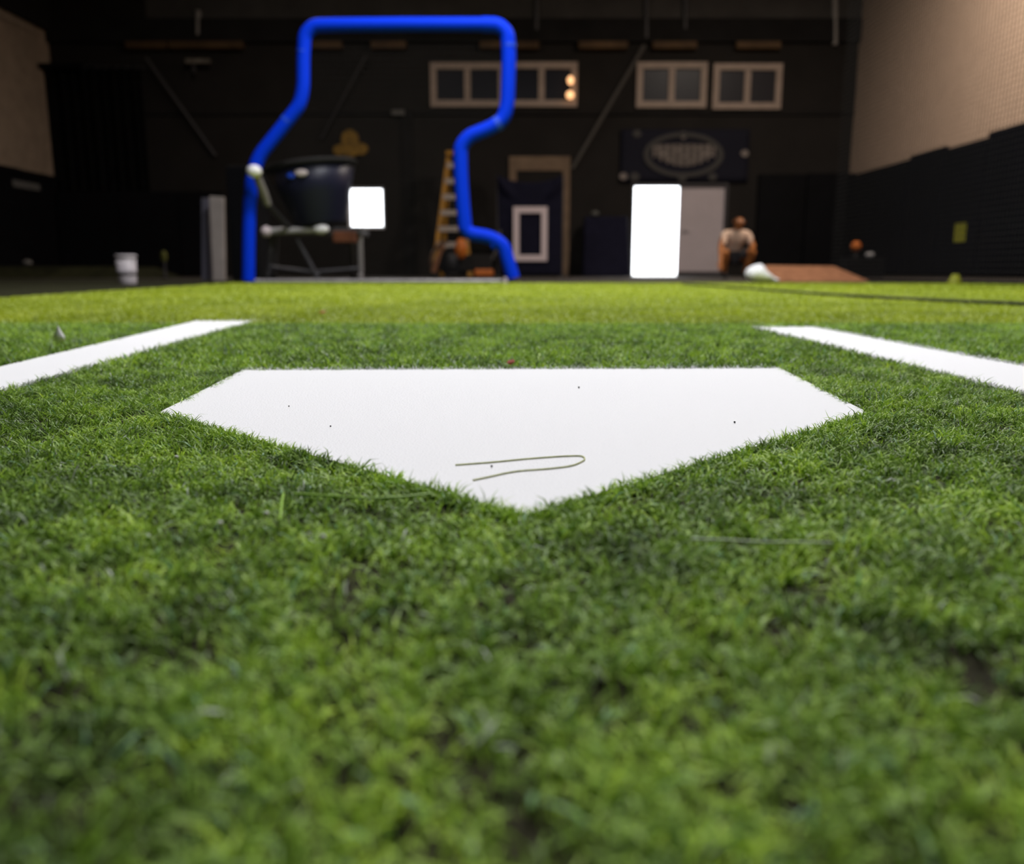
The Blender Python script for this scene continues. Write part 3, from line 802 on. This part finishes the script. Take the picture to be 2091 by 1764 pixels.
for a_, b_ in (((z0.x, z0.z), (z1.x, z0.z+wS)), ((z0.x, z1.z-wS), (z1.x, z1.z)), ((z0.x, z0.z+wS), (z0.x+wS, z1.z-wS)), ((z1.x-wS, z0.z+wS), (z1.x, z1.z-wS))):
    MB().box((a_[0], YT-.105, a_[1]), (b_[0], YT-.09, b_[1])).build('zone_strip', M_strip, tg, bevel=.003)
for xx in (q0.x, q1.x):
    MB().tube([(xx, YT+.02, 0.02), (xx, YT+.02, q1.z)], .022, 8).build('pole', M_dksteel, tg)
    MB().box((xx-.04, YT-.3, 0), (xx+.04, YT+.35, .03)).build('foot', M_dksteel, tg)

# navy pad leaning beside the door
YN = 17.3
q0, q1 = P(1188, 563, YN), P(1288, 440, YN)
tag(MB().prism([(q0.x, YN-.15, 0), (q1.x, YN-.15, 0), (q1.x-.01, YN+.25, q1.z), (q0.x+.06, YN+.25, q1.z)], (0, .22, 0)).build('leaning_pad', M_navyc, bevel=.05), 'thick navy pad leaning on the wall beside the open door', 'pad')
p = P(1218, 447, YN)
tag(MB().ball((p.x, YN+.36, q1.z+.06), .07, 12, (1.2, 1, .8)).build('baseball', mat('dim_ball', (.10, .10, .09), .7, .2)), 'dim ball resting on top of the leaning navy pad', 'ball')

# step ladder
YLD = 16.9
ld_ = thing('step_ladder', 'tall amber fibreglass step ladder standing behind the blue screen', 'ladder', (P(925, 565, YLD).x, YLD, 0))
def L(a, b, d): return P(a, b, YLD + d)
top = P(925, 312, YLD)
def rail(x0, x1, d0, d1, m, nm):
    a, b = P(x0, 560, YLD), P(x1, 312, YLD)
    a = Vector((a.x, YLD + d0, 0)); b = Vector((b.x, YLD + d1, b.z))
    w = .04
    MB().prism([a + Vector((-w, 0, 0)), a + Vector((w, 0, 0)), b + Vector((w, 0, 0)), b + Vector((-w, 0, 0))], (0, .08, 0)).build(nm, m, ld_)
    return a, b
ra = rail(888, 914, -.45, .25, M_ladder, 'side_rail')
rb_ = rail(962, 936, -.45, .25, M_ladder, 'side_rail')
rail(894, 916, .95, .35, M_ladder, 'rear_rail'); rail(956, 934, .95, .35, M_ladder, 'rear_rail')
hgt = ra[1].z
for k in range(1, 8):
    f = k*.305/hgt
    a, b = ra[0].lerp(ra[1], f), rb_[0].lerp(rb_[1], f)
    MB().box((a.x, a.y-.02, a.z-.05), (b.x, a.y+.14, a.z+.05)).build('step', M_alu, ld_)
MB().box((ra[1].x-.05, .15+YLD, hgt-.02), (rb_[1].x+.05, .45+YLD, hgt+.06)).build('top_cap', M_ladder, ld_, bevel=.01)

# wheeled orange machine in front of the ladder
YMC = 15.2
k = lambda a, b, d=0: P(a, b, YMC + d)
mc = thing('wheeled_machine', 'black and orange wheeled machine standing below the amber ladder', 'machine', (k(930, 565).x, YMC, 0))
pc = k(925, 535)
R_ = pc.z
Mw = Matrix.Translation((pc.x, YMC, R_)) @ Matrix.Rotation(math.pi/2, 4, 'X')
MB().lathe([(R_*.74, -.07), (R_*.95, -.07), (R_, -.03), (R_, .03), (R_*.95, .07), (R_*.74, .07)], 30, Mw, True).build('tyre', M_tyre, mc)
MB().lathe([(.001, -.04), (R_*.74, -.05), (R_*.74, .05), (.001, .04)], 24, Mw).build('wheel_disc', M_dksteel, mc)
arc = [k(925 + 44*math.cos(t_), 535 + 44*math.sin(t_), -.1) for t_ in np.linspace(math.radians(150), math.radians(255), 14)]
MB().tube(arc, .035, 8).build('mudguard', mat('brown_enamel', (.10, .055, .03), .6, .3), mc)
q0, q1 = k(931, 528), k(955, 489)
MB().ball(((q0.x+q1.x)/2, YMC-.25, (q0.z+q1.z)/2), .105, 18, (1, 1, 1.75)).build('fuel_tank', M_orange, mc)
q0, q1 = k(970, 568), k(1008, 550)
MB().box((q0.x, YMC-.3, .02), (q1.x, YMC+.15, q1.z)).build('engine_deck', M_orange, mc, bevel=.03)
q0, q1 = k(940, 566), k(1004, 520)
MB().box((q0.x, YMC-.12, .1), (q1.x, YMC+.25, q1.z)).build('engine_block', M_tyre, mc, bevel=.03)
MB().tube([k(886, 556, -.2), k(890, 540, -.2), k(905, 500, -.1)], [.06, .045, .03], 8).build('front_leg', mat('rust_brown', (.16, .07, .035), .7, .2), mc)
MB().tube([k(886, 556, -.2), (k(886, 556, -.2).x, YMC-.2, .0)], .07, 8).build('leg_foot', M_tyre, mc)
MB().tube([k(1000, 540), k(1018, 500, .2), k(1022, 470, .3)], .018, 8).build('push_handle', M_dksteel, mc)

# ------------------------------------------------------------------ right side things
# clay mound
YM = 8.2
q0, q1 = P(1548, 570, YM), P(1782, 570, YM)
zt = P(1600, 542, YM+.5).z
mo = MB()
A = [(q0.x, YM, .0), (q1.x, YM, .0), (q1.x-.02, YM+1.1, 0), (q0.x+.36, YM+1.1, 0)]
Bm = [(q0.x+.14, YM+.35, zt), (P(1700, 545, YM+.4).x, YM+.35, zt-.005), (P(1690, 545, YM+.4).x, YM+1.0, zt-.005), (q0.x+.36, YM+1.0, zt)]
mo.add(A+Bm, [(0,3,2,1),(4,5,6,7),(0,1,5,4),(1,2,6,5),(2,3,7,6),(3,0,4,7)])
tag(mo.build('pitching_mound', M_clay, bevel=.03), 'low terracotta clay mound behind the white bundle', 'mound')
# white bundle
YWB = 6.85
q0, q1 = P(1521, 576, YWB), P(1590, 552, YWB)
bd = MB()
def bfn(u, v):
    th, ph = 2*math.pi*u, math.pi*v
    r1 = 1 + .10*math.sin(3*th+1)*math.sin(ph) + .06*math.sin(7*th)*math.sin(2*ph)
    x_ = math.cos(th)*math.sin(ph)*r1; y_ = math.sin(th)*math.sin(ph)*r1; z_ = -math.cos(ph)
    L_ = (q1.x-q0.x)/2
    X_ = x_*L_
    hfac = .066 if x_ < -.1 else .066*(1 - .62*min(1, (x_+.1)/.9))
    return ((q0.x+q1.x)/2 + X_, YWB + y_*.09, .006 + max(0, (z_+1)*hfac*(1.15 if x_ < .1 else 1)))
bd.grid(bfn, 40, 20)
tag(bd.build('white_bundle', M_cloth), 'small bright white bundle lying at the turf edge before the clay mound', 'bundle')
# lime signs, balls and cones in the dark
q0, q1 = P(1925, 494, 13.3), P(1946, 456, 13.3)
yy = (XR-.085) / ((1935-CX)/F_PX) * 1.0
zz0, zz1 = P(1935, 494, yy).z, P(1935, 456, yy).z
tag(MB().box((XR-.085, yy-.16, zz0), (XR-.072, yy+.16, zz1)).build('wall_sign', M_lime, bevel=.004), 'small upright yellow-green sign on the navy padding', 'sign')
def flat_cone(name, label, a, b, Y, r, h, m):
    p = P(a, b, Y)
    o = MB().lathe([(r*.55, 0), (r, .002), (r*.95, .010), (r*.45, h), (r*.30, h), (r*.30, h-.008), (r*.5, .012)], 22, Matrix.Translation((p.x, Y, .006)), True).build(name, m)
    return tag(o, label, 'cone')
flat_cone('disc_cone', 'small yellow-green disc cone at the edge of the turf lane', 1950, 572, 6.3, .05, .07, M_lime)
p = P(1748, 503, 14.0)
sc_ = thing('equipment_stand', 'dark stand carrying an orange ball and a pale ball before the navy padding', 'stand', (p.x+.1, 14.0, 0))
zs_ = P(1760, 527, 14.0).z
MB().box((P(1722, 527, 14).x, 13.85, 0), (P(1800, 527, 14).x, 14.25, zs_)).build('stand_body', M_padb, sc_, bevel=.02)
tag(MB().ball((p.x, 14.0, p.z), .085, 14).build('orange_ball', M_orange), 'small orange ball in the dark before the navy padding', 'ball')
MB().tube([(p.x, 14, zs_-.01), (p.x, 14, p.z-.087)], .03, 10).build('ball_holder', M_dksteel, sc_)
q = P(1779, 520, 13.9)
tag(MB().ball((q.x, 13.95, zs_+.051), .05, 14, (1.5, 1, 1)).build('pale_ball', mat('pale_ball_leather', (.30, .30, .31), .6, .3)), 'small pale ball on the dark stand beside the orange ball', 'ball')

# cage net on the right, lying over the turf at its foot
cn = thing('cage_net', 'black square-mesh cage net hanging along the lane before the tan wall', 'net', (XT, 4, 0))
t = MB()
XN = 3.72
y = 2.6
while y < 10.0:
    t.tube([(XN, y, .0), (XN + .03, y, 2.0), (XN, y, 4.4)], .0034, 3, False); y += .0476
z = .01
while z < 4.4:
    t.tube([(XN, 2.6, z), (XN+.01, 6.3, z-.01), (XN, 10.0, z)], .0034, 3, False); z += .0476
t.build('net_mesh', M_net, cn)
hem = [G(1395, 580, .012), G(1480, 586, .012), G(1570, 593, .012), G(1680, 601, .012), G(1800, 608, .012), G(1950, 616, .012), G(2110, 622, .012), G(2400, 640, .012)]
MB().tube(along(rounded(hem, .3, 5), .1), .0065, 8).build('hem_rope', M_net, cn)
MB().tube([(XN, 2.6, 4.4), (XN, 10.0, 4.4)], .012, 8).build('top_rope', M_net, cn)
MB().tube([(XN, 2.6, .012), (XN, 10.0, .012)], .012, 8).build('foot_rope', M_net, cn)
# net before the dim side wall
cl = thing('cage_net', 'grey square-mesh net hanging before the dim brown wall in the dark corner', 'net', (XL+.3, 12, 0))
t = MB(); y = 11.0
while y < 17.4:
    t.tube([(XL+.3, y, 1.9), (XL+.3, y, 4.7)], .0022, 3, False); y += .0476
z = 1.9
while z < 4.7:
    t.tube([(XL+.3, 11, z), (XL+.3, 17.4, z)], .0022, 3, False); z += .0476
t.build('net_mesh', M_net, cl)
MB().tube([(XL+.3, 11, 4.7), (XL+.3, 17.4, 4.7)], .015, 8).build('top_rope', M_net, cl)

# ------------------------------------------------------------------ crouching person by the door
def person():
    YPn = 13.0
    base = Vector((P(1498, 560, YPn).x, YPn, 0))
    J = {}; E = []
    def j(n_, p, r, frm=None, r2=None):
        J[n_] = (Vector(p), r, r2 or r)
        if frm: E.append((frm, n_))
    j('pelvis', (0, .14, .30), .125, None, .12)
    j('waist', (0, .09, .42), .118, 'pelvis', .10)
    j('chest', (0, .00, .56), .135, 'waist', .11)
    j('upper', (0, -.05, .65), .10, 'chest', .08)
    j('neck', (-.0, -.09, .71), .050, 'upper')
    j('head0', (.01, -.12, .765), .066, 'neck')
    j('head1', (.015, -.13, .83), .078, 'head0')
    j('head2', (.015, -.12, .885), .058, 'head1')
    for s, n_ in ((-1, 'a'), (1, 'b')):
        j('hip'+n_, (s*.11, .12, .29), .095, 'pelvis')
        j('knee'+n_, (s*.21, -.24, .40), .066, 'hip'+n_)
        j('calf'+n_, (s*.185, -.15, .24), .058, 'knee'+n_)
        j('ankle'+n_, (s*.16, -.05, .07), .040, 'calf'+n_)
        j('heel'+n_, (s*.16, -.05, .045), .042, 'ankle'+n_)
        j('toe'+n_, (s*.18, -.22, .032), .030, 'heel'+n_)
        j('sh'+n_, (s*.17, -.03, .645), .062, 'upper')
    arms = {'a': [(-.25, -.14, .45), (-.28, -.30, .24)], 'b': [(.25, -.10, .46), (.17, -.30, .42)]}
    for n_, (el, wr) in arms.items():
        j('el'+n_, el, .042, 'sh'+n_); j('wr'+n_, wr, .027, 'el'+n_)
        d = (Vector(wr) - Vector(el)).normalized()
        side = d.cross(Vector((0, 1, .2))).normalized()
        palm = Vector(wr) + d*.055
        j('palm'+n_, palm, .030, 'wr'+n_, .018)
        for i, (off, ln) in enumerate(((-.027, .060), (-.009, .072), (.009, .068), (.027, .052))):
            k0 = palm + d*.035 + side*off
            j('f%d%s' % (i, n_), k0, .0095, 'palm'+n_)
            j('g%d%s' % (i, n_), k0 + d*ln*.5 + Vector((0, .004, -.004)), .0090, 'f%d%s' % (i, n_))
            j('h%d%s' % (i, n_), k0 + d*ln*.85 + Vector((0, .020, -.014)), .0080, 'g%d%s' % (i, n_))
        t0 = palm - d*.01 + side*(-.042)
        j('t0'+n_, t0, .011, 'palm'+n_); j('t1'+n_, t0 + d*.035 + side*(-.018), .010, 't0'+n_)
    names = list(J); idx = {n_: i for i, n_ in enumerate(names)}
    me = bpy.data.meshes.new('skeleton')
    me.from_pydata([tuple(J[n_][0]) for n_ in names], [(idx[a], idx[b]) for a, b in E], [])
    o = bpy.data.objects.new('skeleton', me); COL.objects.link(o)
    md = o.modifiers.new('skin', 'SKIN'); md.use_smooth_shade = True
    if not me.skin_vertices: 
        me.attributes  # noqa
    sv = me.skin_vertices[0].data if me.skin_vertices else None
    if sv is None:
        bpy.context.view_layer.objects.active = o
        bpy.ops.mesh.customdata_skin_add(); sv = me.skin_vertices[0].data
    for i, n_ in enumerate(names):
        sv[i].radius = (J[n_][1], J[n_][2]); sv[i].use_root = (n_ == 'pelvis')
    ss = o.modifiers.new('sub', 'SUBSURF'); ss.levels = 2; ss.render_levels = 2
    dg = bpy.context.evaluated_depsgraph_get(); dg.update()
    body = bpy.data.meshes.new_from_object(o.evaluated_get(dg))
    bpy.data.objects.remove(o)
    r = thing('person', 'person crouching beside the white door in a pale shirt and dark grey shorts', 'person', base)
    def put(name, me_, m_):
        me_.materials.clear(); me_.materials.append(m_)
        ob = bpy.data.objects.new(name, me_); COL.objects.link(ob); ob.parent = r
        return ob
    def sub(name, cond, off, m_):
        bm = bmesh.new(); bm.from_mesh(body); bm.normal_update()
        bmesh.ops.delete(bm, geom=[f for f in bm.faces if not cond(f.calc_center_median())], context='FACES')
        left_, isl = set(bm.verts), []
        while left_:
            st_ = [left_.pop()]; comp = set(st_)
            while st_:
                for e_ in st_.pop().link_edges:
                    for w_ in e_.verts:
                        if w_ in left_: left_.discard(w_); comp.add(w_); st_.append(w_)
            isl.append(comp)
        big = max(isl, key=len)
        bmesh.ops.delete(bm, geom=[v_ for v_ in bm.verts if v_ not in big], context='VERTS')
        for v_ in bm.verts: v_.co += v_.normal*off
        m2 = bpy.data.meshes.new(name); bm.to_mesh(m2); bm.free()
        for p_ in m2.polygons: p_.use_smooth = True
        ob = put(name, m2, m_)
        return ob
    sub('shirt', lambda c_: c_.z > .36 and c_.z < .70 and abs(c_.x) < .225 and c_.y > -.16 and not (c_.y < -.10 and c_.z < .5), .012, M_shirt)
    sub('shorts', lambda c_: (c_.z < .42 and c_.y > -.20 and c_.z > .17 and (abs(c_.x) < .27) and not (c_.z < .30 and c_.y < -.02)), .014, M_shorts)
    sub('shoe', lambda c_: c_.z < .075 and c_.x < 0, .012, M_tyre)
    sub('shoe', lambda c_: c_.z < .075 and c_.x > 0, .012, M_tyre)
    sub('hair', lambda c_: c_.z > .80 and (c_.y > -.165 or c_.z > .905), .010, M_hair)
    put('body', body, M_skin)
    hc = Vector((.015, -.13, .83))
    for s in (-1, 1):
        MB().ball(hc + Vector((s*.028, -.072, .004)), .011, 10).build('eye', M_white, None).parent = r
        MB().ball(hc + Vector((s*.078, .01, -.005)), .020, 10, (.5, .8, 1.3)).build('ear', M_skin, None).parent = r
    MB().ball(hc + Vector((0, -.085, -.018)), .014, 10, (.8, 1.1, 1.4)).build('nose', M_skin, None).parent = r
    MB().ball(hc + Vector((0, -.074, -.050)), .020, 10, (1.1, .4, .35)).build('mouth', mat('lips', (.25, .07, .05), .5, .3), None).parent = r
    return r
person()
